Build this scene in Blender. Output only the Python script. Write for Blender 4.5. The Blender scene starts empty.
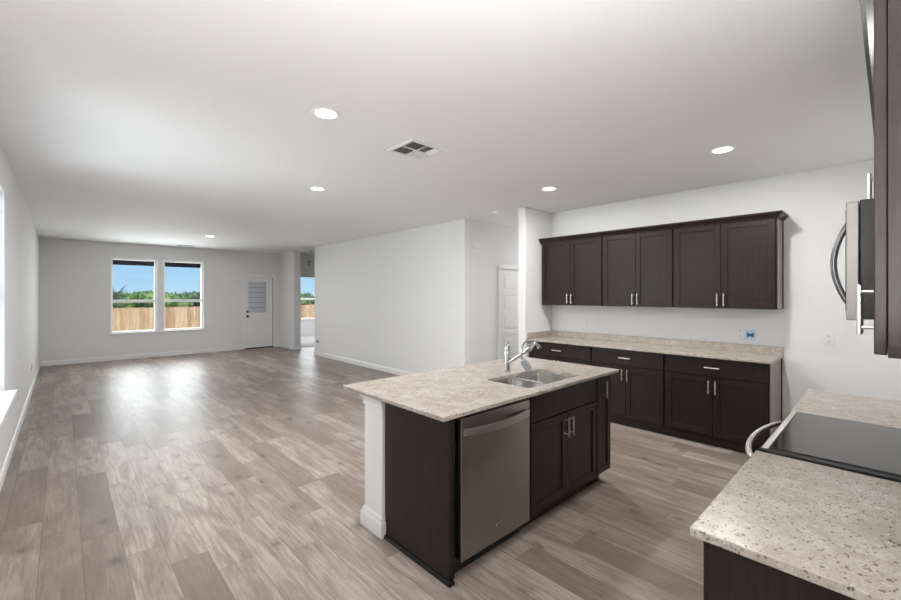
import bpy, bmesh, math, random
from mathutils import Vector, Matrix
R = math.radians
PI = math.pi
random.seed(7)
S = bpy.context.scene
COL = S.collection

# ------------------------------------------------------------------ camera, sky, sun, exposure
F_PX, HORIZON, EYE = 413.0, 295.0, 1.52
CAM_YAW = math.atan2(450.5 - 63.0, F_PX)
cd = bpy.data.cameras.new('camera'); cam = bpy.data.objects.new('camera', cd); COL.objects.link(cam)
cam.location = (0, 0, EYE); cam.rotation_euler = (R(90), 0, -CAM_YAW)
cd.sensor_fit = 'HORIZONTAL'; cd.sensor_width = 36.0; cd.lens = F_PX / 901.0 * 36.0
cd.shift_y = -(300.0 - HORIZON) / 901.0
cd.clip_start = 0.02; cd.clip_end = 400
S.camera = cam
S.view_settings.view_transform = 'Standard'; S.view_settings.look = 'None'
S.view_settings.gamma = 1.0; S.view_settings.use_curve_mapping = False
S.view_settings.exposure = 0.0

W = bpy.data.worlds.new('sky'); S.world = W; W.use_nodes = True
nt = W.node_tree; nt.nodes.clear()
wo = nt.nodes.new('ShaderNodeOutputWorld'); bg = nt.nodes.new('ShaderNodeBackground')
tc = nt.nodes.new('ShaderNodeTexCoord'); sp = nt.nodes.new('ShaderNodeSeparateXYZ'); rp = nt.nodes.new('ShaderNodeValToRGB')
nt.links.new(tc.outputs['Generated'], sp.inputs[0]); nt.links.new(sp.outputs['Z'], rp.inputs[0])
rp.color_ramp.elements[0].position = 0.0; rp.color_ramp.elements[0].color = (0.50, 0.74, 0.95, 1)
rp.color_ramp.elements[1].position = 0.5; rp.color_ramp.elements[1].color = (0.10, 0.30, 0.75, 1)
e = rp.color_ramp.elements.new(0.10); e.color = (0.30, 0.61, 0.96, 1)
nt.links.new(rp.outputs[0], bg.inputs[0]); bg.inputs[1].default_value = 1.02
nt.links.new(bg.outputs[0], wo.inputs[0])

def light(name, kind, loc, power, size=None, rot=(0, 0, 0), color=(1, 1, 1), size_y=None, spread=None):
    l = bpy.data.lights.new(name, kind); o = bpy.data.objects.new(name, l); COL.objects.link(o)
    o.location = loc; o.rotation_euler = rot; l.energy = power; l.color = color
    if kind == 'AREA':
        if size_y: l.shape = 'RECTANGLE'; l.size = size; l.size_y = size_y
        else: l.shape = 'DISK'; l.size = size
        if spread: l.spread = spread
    elif kind in ('POINT', 'SPOT') and size: l.shadow_soft_size = size
    elif kind == 'SUN': l.angle = size or 0.01
    return o
LAMP_W = 27.0
sun = light('sun', 'SUN', (0, -20, 30), 5.5, 0.01, (R(50), 0, R(10)), (1, 0.95, 0.88))
# daylight coming in at the windows, plus an added bedroom fill
P_LEFT, P_FAR, P_BED, P_BEDTOP = 152.0, 53.0, 50.0, 25.0
light('daylight_left_window', 'AREA', (-1.6, 4.22, 1.4), P_LEFT, 2.6, (R(90), 0, R(-90)), (0.95, 0.98, 1.0), size_y=2.4)
for wx in (1.247, 2.257): light('daylight_far_window', 'AREA', (wx, 12.75, 1.45), P_FAR, 0.85, (R(-90), 0, 0), (0.95, 0.98, 1.0), size_y=1.7)
light('daylight_bedroom_window', 'AREA', (6.8, 15.1, 1.4), P_BED, 1.5, (R(-90), 0, 0), (0.95, 0.98, 1.0), size_y=1.5)
light('bedroom_fill', 'AREA', (6.6, 13.4, 2.6), P_BEDTOP, 1.2, (0, 0, 0), (1, 1, 1))  # added fill under the unseen bedroom ceiling, not window daylight
# the photographer's flash, bounced off the ceiling beside the camera
P_HIGH = 60.0
light('bounced_flash', 'AREA', (0.22, -0.02, 1.40), P_HIGH, 0.4, (R(180), 0, 0), (1, 0.99, 0.97))

# ------------------------------------------------------------------ material helpers
class N:
    def __init__(s, name):
        s.m = bpy.data.materials.new(name); s.m.use_nodes = True; s.t = s.m.node_tree
        s.b = s.t.nodes['Principled BSDF']
    def n(s, typ, ins=None, **kw):
        x = s.t.nodes.new(typ)
        for k, v in kw.items(): setattr(x, k, v)
        for k, v in (ins or {}).items():
            if hasattr(v, 'is_output'): s.t.links.new(v, x.inputs[k])
            else: x.inputs[k].default_value = v
        return x
    def math(s, op, a, b=0.0, c=0.0):
        return s.n('ShaderNodeMath', {0: a, 1: b, 2: c}, operation=op).outputs[0]
    def mix(s, f, a, b, blend='MIX'):
        x = s.n('ShaderNodeMix', data_type='RGBA', blend_type=blend)
        for i, v in ((0, f), (6, a), (7, b)):
            if hasattr(v, 'is_output'): s.t.links.new(v, x.inputs[i])
            else: x.inputs[i].default_value = v
        return x.outputs[2]
    def ramp(s, f, stops):
        x = s.n('ShaderNodeValToRGB', {0: f}); cr = x.color_ramp
        cr.elements[0].position, cr.elements[0].color = stops[0][0], stops[0][1]
        cr.elements[1].position, cr.elements[1].color = stops[-1][0], stops[-1][1]
        for p, c in stops[1:-1]:
            q = cr.elements.new(p); q.color = c
        return x.outputs[0]
    def set(s, **kw):
        for k, v in kw.items():
            k = k.replace('_', ' ')
            if hasattr(v, 'is_output'): s.t.links.new(v, s.b.inputs[k])
            else: s.b.inputs[k].default_value = v
        return s
    def coord(s, scale=(1, 1, 1), which='Object'):
        t = s.n('ShaderNodeTexCoord')
        return s.n('ShaderNodeMapping', {0: t.outputs[which], 3: scale}).outputs[0]
    def bump(s, h, strength=0.2, dist=0.01):
        x = s.n('ShaderNodeBump', {'Height': h, 'Strength': strength, 'Distance': dist})
        s.t.links.new(x.outputs[0], s.b.inputs['Normal'])
def g(v): return (v, v, v, 1)

def plain(name, col, rough=0.5, metal=0.0, noise=0.04, scale=30, bump=0.0, coat=0.0, spec=None):
    m = N(name); c = m.coord()
    nz = m.n('ShaderNodeTexNoise', {'Vector': c, 'Scale': scale, 'Detail': 3.0})
    d = tuple(x * (1 - noise) for x in col) + (1,); u = tuple(min(1, x * (1 + noise)) for x in col) + (1,)
    m.set(Base_Color=m.mix(nz.outputs[0], d, u), Roughness=rough, Metallic=metal)
    if coat: m.set(Coat_Weight=coat, Coat_Roughness=0.1)
    if spec is not None: m.b.inputs['Specular IOR Level'].default_value = spec
    if bump: m.bump(nz.outputs[0], bump, 0.002)
    return m.m

def mat_floor():
    m = N('vinyl_plank'); PW, PL = 0.1815, 1.22
    t = m.n('ShaderNodeTexCoord'); sx = m.n('ShaderNodeSeparateXYZ', {0: t.outputs['Object']})
    x, y = sx.outputs[0], sx.outputs[1]
    rx = m.math('DIVIDE', m.math('ADD', x, 0.10 + PW * 20), PW)
    row = m.math('FLOOR', rx)
    off = m.n('ShaderNodeTexWhiteNoise', {'W': row}, noise_dimensions='1D').outputs[0]
    ry = m.math('ADD', m.math('DIVIDE', y, PL), m.math('MULTIPLY', off, 7.0))
    col = m.math('FLOOR', ry)
    idv = m.n('ShaderNodeCombineXYZ', {0: row, 1: col, 2: 0.0}).outputs[0]
    wn = m.n('ShaderNodeTexWhiteNoise', {'Vector': idv}, noise_dimensions='3D')
    rnd = wn.outputs[0]
    fx, fy = m.math('FRACT', rx), m.math('FRACT', ry)
    # printed grain: stretched noise shifted for every plank
    sh = m.n('ShaderNodeVectorMath', {0: wn.outputs[1], 1: (37, 53, 11)}, operation='MULTIPLY').outputs[0]
    pc = m.n('ShaderNodeVectorMath', {0: t.outputs['Object'], 1: sh}, operation='ADD').outputs[0]
    gc = m.n('ShaderNodeMapping', {0: pc, 3: (1, 0.07, 1)}).outputs[0]
    grain = m.n('ShaderNodeTexNoise', {'Vector': gc, 'Scale': 48.0, 'Detail': 6.0, 'Roughness': 0.65, 'Distortion': 0.5}).outputs[0]
    mc = m.n('ShaderNodeMapping', {0: pc, 3: (1, 0.17, 1)}).outputs[0]
    cloud = m.n('ShaderNodeTexNoise', {'Vector': mc, 'Scale': 9.0, 'Detail': 4.0, 'Roughness': 0.6, 'Distortion': 0.7}).outputs[0]
    fig = m.n('ShaderNodeTexNoise', {'Vector': m.n('ShaderNodeMapping', {0: pc, 3: (1, 0.25, 1)}).outputs[0], 'Scale': 5.0, 'Detail': 2.0, 'Distortion': 2.2}).outputs[0]
    rings = m.math('PINGPONG', m.math('MULTIPLY', fig, 16.0), 1.0)
    kd = m.n('ShaderNodeTexNoise', {'Vector': pc, 'Scale': 22.0, 'Detail': 3.0}).outputs[1]
    kp = m.n('ShaderNodeVectorMath', {0: m.n('ShaderNodeMapping', {0: pc, 3: (1, 0.62, 1)}).outputs[0], 1: m.n('ShaderNodeVectorMath', {0: kd, 1: (0.06, 0.06, 0.0)}, operation='MULTIPLY').outputs[0]}, operation='ADD').outputs[0]
    vk = m.n('ShaderNodeTexVoronoi', {'Vector': kp, 'Scale': 3.6}, voronoi_dimensions='2D')
    ksel = m.n('ShaderNodeSeparateColor', {0: vk.outputs[1]}).outputs[0]
    kn = m.math('MULTIPLY', m.ramp(vk.outputs[0], [(0.0, g(1)), (0.05, g(0.75)), (0.10, g(0.28)), (0.22, g(0.0))]), m.math('MULTIPLY', m.math('GREATER_THAN', ksel, 0.66), m.math('ADD', 0.35, m.math('MULTIPLY', cloud, 0.9))))
    base = m.ramp(rnd, [(0.0, (0.255, 0.203, 0.170, 1)), (0.5, (0.375, 0.308, 0.264, 1)), (1.0, (0.490, 0.415, 0.362, 1))])
    c = m.mix(m.math('MULTIPLY', m.ramp(cloud, [(0.38, g(1)), (0.58, g(0))]), 0.66), base, (0.205, 0.160, 0.135, 1))
    c = m.mix(m.math('MULTIPLY', m.ramp(grain, [(0.38, g(1)), (0.56, g(0))]), 0.5), c, (0.165, 0.128, 0.108, 1))
    c = m.mix(m.math('MULTIPLY', m.ramp(rings, [(0.0, g(1)), (0.22, g(0)), (1.0, g(0))]), 0.17), c, (0.13, 0.10, 0.085, 1))
    c = m.mix(m.math('MULTIPLY', kn, 0.75), c, (0.060, 0.047, 0.042, 1))
    sm = m.math('MAXIMUM', m.math('LESS_THAN', fx, 0.015), m.math('LESS_THAN', fy, 0.0024))
    c = m.mix(m.math('MULTIPLY', sm, 0.65), c, (0.08, 0.06, 0.05, 1))
    m.set(Base_Color=c, Roughness=m.ramp(grain, [(0.3, g(0.34)), (0.7, g(0.46))]))
    m.b.inputs['Specular IOR Level'].default_value = 0.26
    h = m.math('SUBTRACT', m.math('MULTIPLY', grain, 0.25), sm)
    m.bump(h, 0.45, 0.003)
    return m.m

def mat_granite():
    m = N('speckled_granite'); t = m.n('ShaderNodeTexCoord'); o = t.outputs['Object']
    ds = m.n('ShaderNodeTexNoise', {'Vector': o, 'Scale': 90.0, 'Detail': 2.0}).outputs[1]
    dv = m.n('ShaderNodeVectorMath', {0: ds, 1: (0.012, 0.012, 0.012)}, operation='MULTIPLY').outputs[0]
    p = m.n('ShaderNodeVectorMath', {0: o, 1: dv}, operation='ADD').outputs[0]
    cl = m.n('ShaderNodeTexNoise', {'Vector': o, 'Scale': 14.0, 'Detail': 4.0}).outputs[0]
    fn = m.n('ShaderNodeTexNoise', {'Vector': o, 'Scale': 190.0, 'Detail': 3.0}).outputs[0]
    c = m.ramp(cl, [(0.32, (0.375, 0.325, 0.275, 1)), (0.55, (0.47, 0.42, 0.37, 1)), (0.72, (0.54, 0.51, 0.47, 1))])
    c = m.mix(m.ramp(fn, [(0.40, g(0.45)), (0.60, g(0.0))]), c, (0.36, 0.31, 0.26, 1))
    def spots(scale, thr, keep, stretch=(1, 1, 1)):
        v = m.n('ShaderNodeTexVoronoi', {'Vector': m.n('ShaderNodeMapping', {0: p, 3: stretch}).outputs[0], 'Scale': scale})
        s = m.n('ShaderNodeSeparateColor', {0: v.outputs[1]})
        rad = m.math('MULTIPLY', s.outputs[1], thr)
        a = m.math('LESS_THAN', v.outputs[0], m.math('ADD', rad, thr * 0.4))
        return m.math('MULTIPLY', a, m.math('GREATER_THAN', s.outputs[0], keep)), s.outputs[2]
    a, r1 = spots(190.0, 0.46, 0.55); c = m.mix(m.math('MULTIPLY', a, 0.65), c, (0.27, 0.245, 0.225, 1))
    a, r3 = spots(60.0, 0.40, 0.80); c = m.mix(m.math('MULTIPLY', a, 0.28), c, (0.66, 0.64, 0.60, 1))
    a, r2 = spots(100.0, 0.40, 0.70, (1.0, 1.35, 1)); c = m.mix(m.math('MULTIPLY', a, 0.85), c, m.ramp(r2, [(0.0, (0.05, 0.04, 0.04, 1)), (0.6, (0.17, 0.125, 0.10, 1)), (1.0, (0.22, 0.20, 0.19, 1))]))
    m.set(Base_Color=c, Roughness=0.25)
    m.b.inputs['Specular IOR Level'].default_value = 0.25
    return m.m

def mat_wood(name, dark, lightc, rough=0.34, scale=26.0, axis=2, spec=0.5):
    m = N(name); sc = [1.0, 1.0, 1.0]; sc[axis] = 0.06
    c = m.coord(tuple(sc))
    a = m.n('ShaderNodeTexNoise', {'Vector': c, 'Scale': scale * 3, 'Detail': 5.0, 'Roughness': 0.65}).outputs[0]
    b = m.n('ShaderNodeTexNoise', {'Vector': c, 'Scale': 5.0, 'Detail': 2.0}).outputs[0]
    f = m.math('ADD', m.math('MULTIPLY', a, 0.7), m.math('MULTIPLY', b, 0.3))
    m.set(Base_Color=m.ramp(f, [(0.35, dark + (1,)), (0.65, lightc + (1,))]), Roughness=rough)
    m.b.inputs['Specular IOR Level'].default_value = spec
    m.bump(a, 0.06, 0.001)
    return m.m

def mat_steel(name, col, rough=0.28, axis=0, amount=0.015, rot=0.0, an=0.3):
    m = N(name); sc = [900.0, 900.0, 900.0]; sc[axis] = 6.0
    c = m.coord(tuple(sc))
    a = m.n('ShaderNodeTexNoise', {'Vector': c, 'Scale': 1.0, 'Detail': 2.0}).outputs[0]
    m.set(Base_Color=col + (1,), Metallic=1.0, Roughness=m.ramp(a, [(0.3, g(rough - amount)), (0.7, g(rough + amount))]), Anisotropic=an, Anisotropic_Rotation=rot)
    return m.m

def mat_paint(name, col, bump=0.05):
    m = N(name); c = m.coord()
    a = m.n('ShaderNodeTexNoise', {'Vector': c, 'Scale': 120.0, 'Detail': 2.0}).outputs[0]
    b = m.n('ShaderNodeTexNoise', {'Vector': c, 'Scale': 1.5, 'Detail': 1.0}).outputs[0]
    m.set(Base_Color=m.mix(b, tuple(x * 0.985 for x in col) + (1,), col + (1,)), Roughness=0.75)
    m.b.inputs['Specular IOR Level'].default_value = 0.25
    m.bump(a, bump, 0.001)
    return m.m

def mat_glass(name):
    m = N(name); t = m.t
    gl = m.n('ShaderNodeBsdfGlossy', {'Color': (1, 1, 1, 1), 'Roughness': 0.0}); tr = m.n('ShaderNodeBsdfTransparent', {'Color': (0.97, 0.985, 0.98, 1)})
    fr = m.n('ShaderNodeFresnel', {'IOR': 1.45})
    mx = m.n('ShaderNodeMixShader', {0: m.math('MULTIPLY', fr.outputs[0], 0.6), 1: tr.outputs[0], 2: gl.outputs[0]})
    t.links.new(mx.outputs[0], t.nodes['Material Output'].inputs[0])
    return m.m

def mat_emit(name, col, s):
    m = N(name); m.set(Base_Color=(0.9, 0.9, 0.9, 1), Emission_Color=col + (1,), Emission_Strength=s)
    return m.m

def mat_fence():
    m = N('cedar_pickets'); t = m.n('ShaderNodeTexCoord'); sx = m.n('ShaderNodeSeparateXYZ', {0: t.outputs['Object']})
    idn = m.math('FLOOR', m.math('DIVIDE', sx.outputs[0], 0.146))
    r = m.n('ShaderNodeTexWhiteNoise', {'W': idn}, noise_dimensions='1D').outputs[0]
    gr = m.n('ShaderNodeTexNoise', {'Vector': m.n('ShaderNodeMapping', {0: t.outputs['Object'], 3: (1, 1, 0.12)}).outputs[0], 'Scale': 14.0, 'Detail': 4.0}).outputs[0]
    kn = m.n('ShaderNodeTexVoronoi', {'Vector': t.outputs['Object'], 'Scale': 2.6}).outputs[0]
    c = m.ramp(r, [(0.0, (0.36, 0.21, 0.12, 1)), (0.5, (0.50, 0.32, 0.19, 1)), (1.0, (0.62, 0.45, 0.30, 1))])
    c = m.mix(m.math('MULTIPLY', m.ramp(gr, [(0.35, g(1)), (0.6, g(0))]), 0.45), c, (0.24, 0.12, 0.06, 1))
    c = m.mix(m.ramp(kn, [(0.03, g(0.7)), (0.09, g(0))]), c, (0.12, 0.06, 0.03, 1))
    m.set(Base_Color=c, Roughness=0.8)
    return m.m

def mat_leaf(name, a, b):
    m = N(name); c = m.coord()
    n = m.n('ShaderNodeTexNoise', {'Vector': c, 'Scale': 2.0, 'Detail': 5.0}).outputs[0]
    m.set(Base_Color=m.ramp(n, [(0.35, a + (1,)), (0.65, b + (1,))]), Roughness=0.7)
    return m.m

M = dict(
    wall=mat_paint('white_wall_paint', (0.80, 0.80, 0.80)), ceil=mat_paint('ceiling_paint', (0.93, 0.93, 0.935), 0.1),
    trim=plain('white_trim_paint', (0.84, 0.84, 0.83), 0.35, noise=0.01),
    vinyl=plain('white_vinyl', (0.86, 0.86, 0.86), 0.35, noise=0.01),
    floor=mat_floor(), carpet=plain('pale_carpet', (0.62, 0.61, 0.60), 0.95, noise=0.12, scale=200, bump=0.4),
    granite=mat_granite(),
    espresso=mat_wood('espresso_stained_wood', (0.0135, 0.0085, 0.0072), (0.029, 0.0187, 0.016), 0.37, spec=0.24),
    taupe=mat_wood('taupe_laminate', (0.25, 0.215, 0.18), (0.31, 0.27, 0.23), 0.4),
    nickel=mat_steel('satin_nickel', (0.80, 0.78, 0.75), 0.33), chrome=plain('polished_chrome', (0.56, 0.56, 0.57), 0.07, 1.0, noise=0.01),
    steel=mat_steel('brushed_stainless', (0.37, 0.335, 0.30), 0.30, 0, 0.01, 0.25, 0.85), steel_l=mat_steel('light_stainless', (0.66, 0.635, 0.60), 0.40, 2),
    sink=mat_steel('sink_stainless', (0.74, 0.73, 0.72), 0.15, 1),
    black=plain('black_plastic', (0.012, 0.012, 0.013), 0.35), blackgloss=plain('black_gloss', (0.008, 0.008, 0.009), 0.14, spec=0.3),
    cook=plain('black_ceramic_glass', (0.015, 0.014, 0.013), 0.06, noise=0.02, spec=0.35),
    bodyblack=plain('black_enamel', (0.022, 0.021, 0.02), 0.42), bronze=plain('dark_bronze', (0.05, 0.042, 0.035), 0.3, 0.8),
    plate=plain('white_plastic', (0.80, 0.80, 0.79), 0.3, noise=0.01), slot=plain('dark_slot', (0.16, 0.16, 0.16), 0.6),
    blue=plain('blue_plastic', (0.01, 0.09, 0.24), 0.35), pale_blue=plain('pale_blue_plastic', (0.50, 0.68, 0.80), 0.4),
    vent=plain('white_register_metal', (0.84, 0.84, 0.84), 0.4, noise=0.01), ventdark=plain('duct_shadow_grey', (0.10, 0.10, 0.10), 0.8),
    glass=mat_glass('window_glass'), lens=mat_emit('lamp_lens', (1, 0.98, 0.95), 9.0),
    blind=plain('pale_lilac_blind', (0.74, 0.74, 0.80), 0.5), spray=plain('pale_spray_plastic', (0.55, 0.59, 0.65), 0.15, 0.4),
    fence=mat_fence(), post=plain('fence_post_wood', (0.30, 0.19, 0.11), 0.85),
    grass=plain('grass', (0.14, 0.24, 0.05), 0.9, noise=0.4, scale=3), eave=plain('dark_eave_paint', (0.004, 0.005, 0.008), 0.9, spec=0.02),
    leaf=[mat_leaf('mid_green_leaves', (0.07, 0.14, 0.035), (0.19, 0.29, 0.09)), mat_leaf('dark_green_leaves', (0.045, 0.10, 0.04), (0.13, 0.21, 0.09)),
          mat_leaf('light_green_leaves', (0.10, 0.19, 0.045), (0.25, 0.35, 0.12))],
    hook=plain('grey_hook_metal', (0.30, 0.29, 0.28), 0.4, 0.3),
    bark=plain('grey_bark', (0.10, 0.075, 0.06), 0.9, noise=0.3),
)

# ------------------------------------------------------------------ mesh helpers
OFF = {}
class MB:
    def __init__(s): s.bm = bmesh.new()
    def box(s, x0, x1, y0, y1, z0, z1, bev=0.0, seg=2):
        t = bmesh.new(); v = [t.verts.new((x, y, z)) for x in (x0, x1) for y in (y0, y1) for z in (z0, z1)]
        for f in ((0, 1, 3, 2), (4, 6, 7, 5), (0, 4, 5, 1), (2, 3, 7, 6), (0, 2, 6, 4), (1, 5, 7, 3)): t.faces.new([v[i] for i in f])
        bmesh.ops.recalc_face_normals(t, faces=t.faces)
        if bev: bmesh.ops.bevel(t, geom=t.edges[:], offset=bev, segments=seg, affect='EDGES', profile=0.5)
        s._add(t); return s
    def frame_xz(s, x0, x1, y0, y1, z0, z1, w, bev=0.0):
        s.box(x0, x0 + w, y0, y1, z0, z1, bev).box(x1 - w, x1, y0, y1, z0, z1, bev)
        return s.box(x0 + w, x1 - w, y0, y1, z0, z0 + w, bev).box(x0 + w, x1 - w, y0, y1, z1 - w, z1, bev)
    def frame_xy(s, x0, x1, y0, y1, z0, z1, w, bev=0.0):
        s.box(x0, x0 + w, y0, y1, z0, z1, bev).box(x1 - w, x1, y0, y1, z0, z1, bev)
        return s.box(x0 + w, x1 - w, y0, y0 + w, z0, z1, bev).box(x0 + w, x1 - w, y1 - w, y1, z0, z1, bev)
    def frame_yz(s, x0, x1, y0, y1, z0, z1, w, bev=0.0):
        s.box(x0, x1, y0, y0 + w, z0, z1, bev).box(x0, x1, y1 - w, y1, z0, z1, bev)
        return s.box(x0, x1, y0 + w, y1 - w, z0, z0 + w, bev).box(x0, x1, y0 + w, y1 - w, z1 - w, z1, bev)
    def _add(s, t):
        me = bpy.data.meshes.new('t'); t.to_mesh(me); t.free(); s.bm.from_mesh(me); bpy.data.meshes.remove(me)
    def tube(s, pts, r, n=12, cap=True):
        pts = [Vector(p) for p in pts]; rs = r if isinstance(r, (list, tuple)) else [r] * len(pts)
        t = bmesh.new(); rings = []; up = None
        for i, p in enumerate(pts):
            d = (pts[min(i + 1, len(pts) - 1)] - pts[max(i - 1, 0)]).normalized()
            if up is None: up = Vector((0, 0, 1)) if abs(d.z) < 0.9 else Vector((1, 0, 0))
            a = d.cross(up).normalized(); up = a.cross(d).normalized()
            rings.append([t.verts.new(p + rs[i] * (math.cos(2 * PI * k / n) * a + math.sin(2 * PI * k / n) * up)) for k in range(n)])
        for A, B in zip(rings, rings[1:]):
            for k in range(n): t.faces.new((A[k], A[(k + 1) % n], B[(k + 1) % n], B[k]))
        if cap: t.faces.new(rings[0][::-1]); t.faces.new(rings[-1])
        bmesh.ops.recalc_face_normals(t, faces=t.faces); s._add(t); return s
    def lathe(s, prof, c=(0, 0, 0), n=32):
        t = bmesh.new(); rings = []
        for r, z in prof: rings.append([t.verts.new((c[0] + r * math.cos(2 * PI * k / n), c[1] + r * math.sin(2 * PI * k / n), c[2] + z)) for k in range(n)] if r > 1e-6 else [t.verts.new((c[0], c[1], c[2] + z))])
        for A, B in zip(rings, rings[1:]):
            for k in range(n):
                q = (k + 1) % n
                if len(A) > 1 and len(B) > 1: t.faces.new((A[k], A[q], B[q], B[k]))
                elif len(A) > 1: t.faces.new((A[k], A[q], B[0]))
                elif len(B) > 1: t.faces.new((A[0], B[q], B[k]))
        bmesh.ops.recalc_face_normals(t, faces=t.faces); s._add(t); return s
    def loops(s, loops, cap_last=True, cap_first=False):
        t = bmesh.new(); rings = [[t.verts.new(p) for p in L] for L in loops]; n = len(rings[0])
        for A, B in zip(rings, rings[1:]):
            for k in range(n): t.faces.new((A[k], A[(k + 1) % n], B[(k + 1) % n], B[k]))
        if cap_last: t.faces.new(rings[-1])
        if cap_first: t.faces.new(rings[0][::-1])
        bmesh.ops.recalc_face_normals(t, faces=t.faces); s._add(t); return s
    def poly_sweep(s, path, prof, closed_prof=True):
        """path: xy polyline; prof: (outward, z) points, outward = right-hand side of the path"""
        P = [Vector((a[0], a[1])) for a in path]; loops = []
        for i, p in enumerate(P):
            ds = []
            if i > 0: ds.append((P[i] - P[i - 1]).normalized())
            if i < len(P) - 1: ds.append((P[i + 1] - P[i]).normalized())
            ns = [Vector((d.y, -d.x)) for d in ds]; nn = sum(ns, Vector((0, 0))).normalized()
            k = 1 / max(0.2, nn.dot(ns[0]))
            loops.append([(p.x + nn.x * o * k, p.y + nn.y * o * k, z) for o, z in prof])
        return s.loops(loops, True, True)
    def xf(s, m): bmesh.ops.transform(s.bm, matrix=m, verts=s.bm.verts); return s
    def build(s, name, mat, parent=None, smooth=False, origin=None):
        off = Vector(origin) if origin is not None else (OFF.get(parent.name, Vector()) if parent else Vector())
        me = bpy.data.meshes.new(name); bmesh.ops.translate(s.bm, vec=-off, verts=s.bm.verts)
        s.bm.to_mesh(me); s.bm.free(); me.materials.append(mat)
        o = bpy.data.objects.new(name, me); COL.objects.link(o)
        if smooth:
            for p in me.polygons: p.use_smooth = True
            try: me.set_sharp_from_angle(angle=R(35))
            except Exception: pass
        if parent: o.parent = parent; OFF[o.name] = off
        elif origin is not None: o.location = off
        return o
def tag(o, label=None, cat=None, group=None, kind=None):
    for k, v in (('label', label), ('category', cat), ('group', group), ('kind', kind)):
        if v: o[k] = v
    return o
def thing(name, label, cat, loc=(0, 0, 0), rz=0.0, group=None, local=False):
    o = bpy.data.objects.new(name, None); COL.objects.link(o); o.location = loc; o.rotation_euler = (0, 0, rz)
    o.empty_display_size = 0.1
    OFF[o.name] = Vector() if local else Vector(loc)
    return tag(o, label, cat, group)
def struct(o, label, cat): return tag(o, label, cat, kind='structure')
def copy_tree(o, parent=None):
    c = o.copy(); COL.objects.link(c)
    if parent: c.parent = parent
    for ch in o.children: copy_tree(ch, c)
    return c
def rrect(x0, x1, y0, y1, r, z, n=6):
    L = []
    for cx, cy, a0 in ((x1 - r, y1 - r, 0), (x0 + r, y1 - r, 90), (x0 + r, y0 + r, 180), (x1 - r, y0 + r, 270)):
        for k in range(n + 1):
            a = R(a0 + 90.0 * k / n); L.append((cx + r * math.cos(a), cy + r * math.sin(a), z))
    return L
def slab(outer, holes, z0, z1, bev=0.003):
    """flat slab with rounded holes: filled 2D curve turned into a mesh"""
    cu = bpy.data.curves.new('c', 'CURVE'); cu.dimensions = '2D'; cu.fill_mode = 'BOTH'
    cu.extrude = (z1 - z0) / 2 - bev; cu.bevel_depth = bev; cu.bevel_resolution = 2; cu.offset = -bev
    for L in [outer] + holes:
        sp_ = cu.splines.new('POLY'); sp_.points.add(len(L) - 1); sp_.use_cyclic_u = True
        for q, p in zip(sp_.points, L): q.co = (p[0], p[1], 0, 1)
    o = bpy.data.objects.new('c', cu); COL.objects.link(o)
    dg = bpy.context.evaluated_depsgraph_get(); me = bpy.data.meshes.new_from_object(o.evaluated_get(dg))
    mb = MB(); mb.bm.from_mesh(me); bmesh.ops.translate(mb.bm, vec=(0, 0, (z0 + z1) / 2), verts=mb.bm.verts)
    bpy.data.objects.remove(o); bpy.data.curves.remove(cu); bpy.data.meshes.remove(me)
    return mb

# ------------------------------------------------------------------ the room shell
H = 2.743
XL, XK, XM = -0.365, 5.33, 4.66          # left wall, kitchen wall, middle wall faces
YN, YF = -0.29, 12.36                    # near wall, far wall faces
T = 0.14
def wall_x(mb, x0, x1, y0, y1, holes, z1=H):        # wall running along y, with holes (ya, yb, za, zb)
    y = y0
    for a, b, c, d in sorted(holes):
        mb.box(x0, x1, y, a, 0, z1)
        if c > 0: mb.box(x0, x1, a, b, 0, c)
        mb.box(x0, x1, a, b, d, z1); y = b
    return mb.box(x0, x1, y, y1, 0, z1)
def wall_y(mb, y0, y1, x0, x1, holes, z1=H):
    x = x0
    for a, b, c, d in sorted(holes):
        mb.box(x, a, y0, y1, 0, z1)
        if c > 0: mb.box(a, b, y0, y1, 0, c)
        mb.box(a, b, y0, y1, d, z1); x = b
    return mb.box(x, x1, y0, y1, 0, z1)
LW = (3.30, 5.18, 0.70, 2.40)            # window in the left wall
W1, W2 = (0.812, 1.682, 0.63, 2.385), (1.825, 2.690, 0.63, 2.385)
D1 = (3.70, 4.49, 0.0, 2.03)
BW = (6.0, 7.6, 0.63, 2.2)               # bedroom window
D2 = (5.545, 6.305, 0.0, 1.985)
V = 11.60                                # wall with the bedroom doorway
struct(MB().box(XL - T, XM + 0.19, YN - T, YF + T, -0.10, 0).box(XM + 0.19, 8.2, YN - T, V, -0.10, 0).build('floor', M['floor']), 'wide grey brown wood look plank floor running the length of the open room', 'floor')
struct(MB().box(4.85, 8.2, V, 14.8, -0.10, 0.004).build('floor_bedroom', M['carpet']), 'pale carpet seen through the far bedroom doorway', 'floor')
struct(MB().box(XL - T, 8.2, YN - T, 14.94, H, H + 0.12).build('ceiling', M['ceil']), 'flat white ceiling over kitchen and living area', 'ceiling')
struct(wall_x(MB(), XL - T, XL, YN - T, YF, [LW]).build('wall_left', M['wall']), 'white wall along the left with a bright window', 'wall')
struct(wall_y(MB(), YF, YF + T, XL - T, XM, [W1, W2, D1]).build('wall_far', M['wall']), 'grey white far wall with two windows and an exterior door', 'wall')
struct(MB().box(XL, XK + T, YN - T, YN, 0, H).build('wall_near', M['wall']), 'white wall behind the stove and microwave', 'wall')
struct(MB().box(XK, XK + T, YN, 3.58, 0, H).build('wall_kitchen', M['wall']), 'white kitchen wall behind the long run of dark cabinets', 'wall')
struct(MB().box(XM, XK, 3.46, 3.58, 0, H, 0.012).build('wall_pier', M['wall']), 'short white wall end beside the long cabinets', 'wall')
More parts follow.
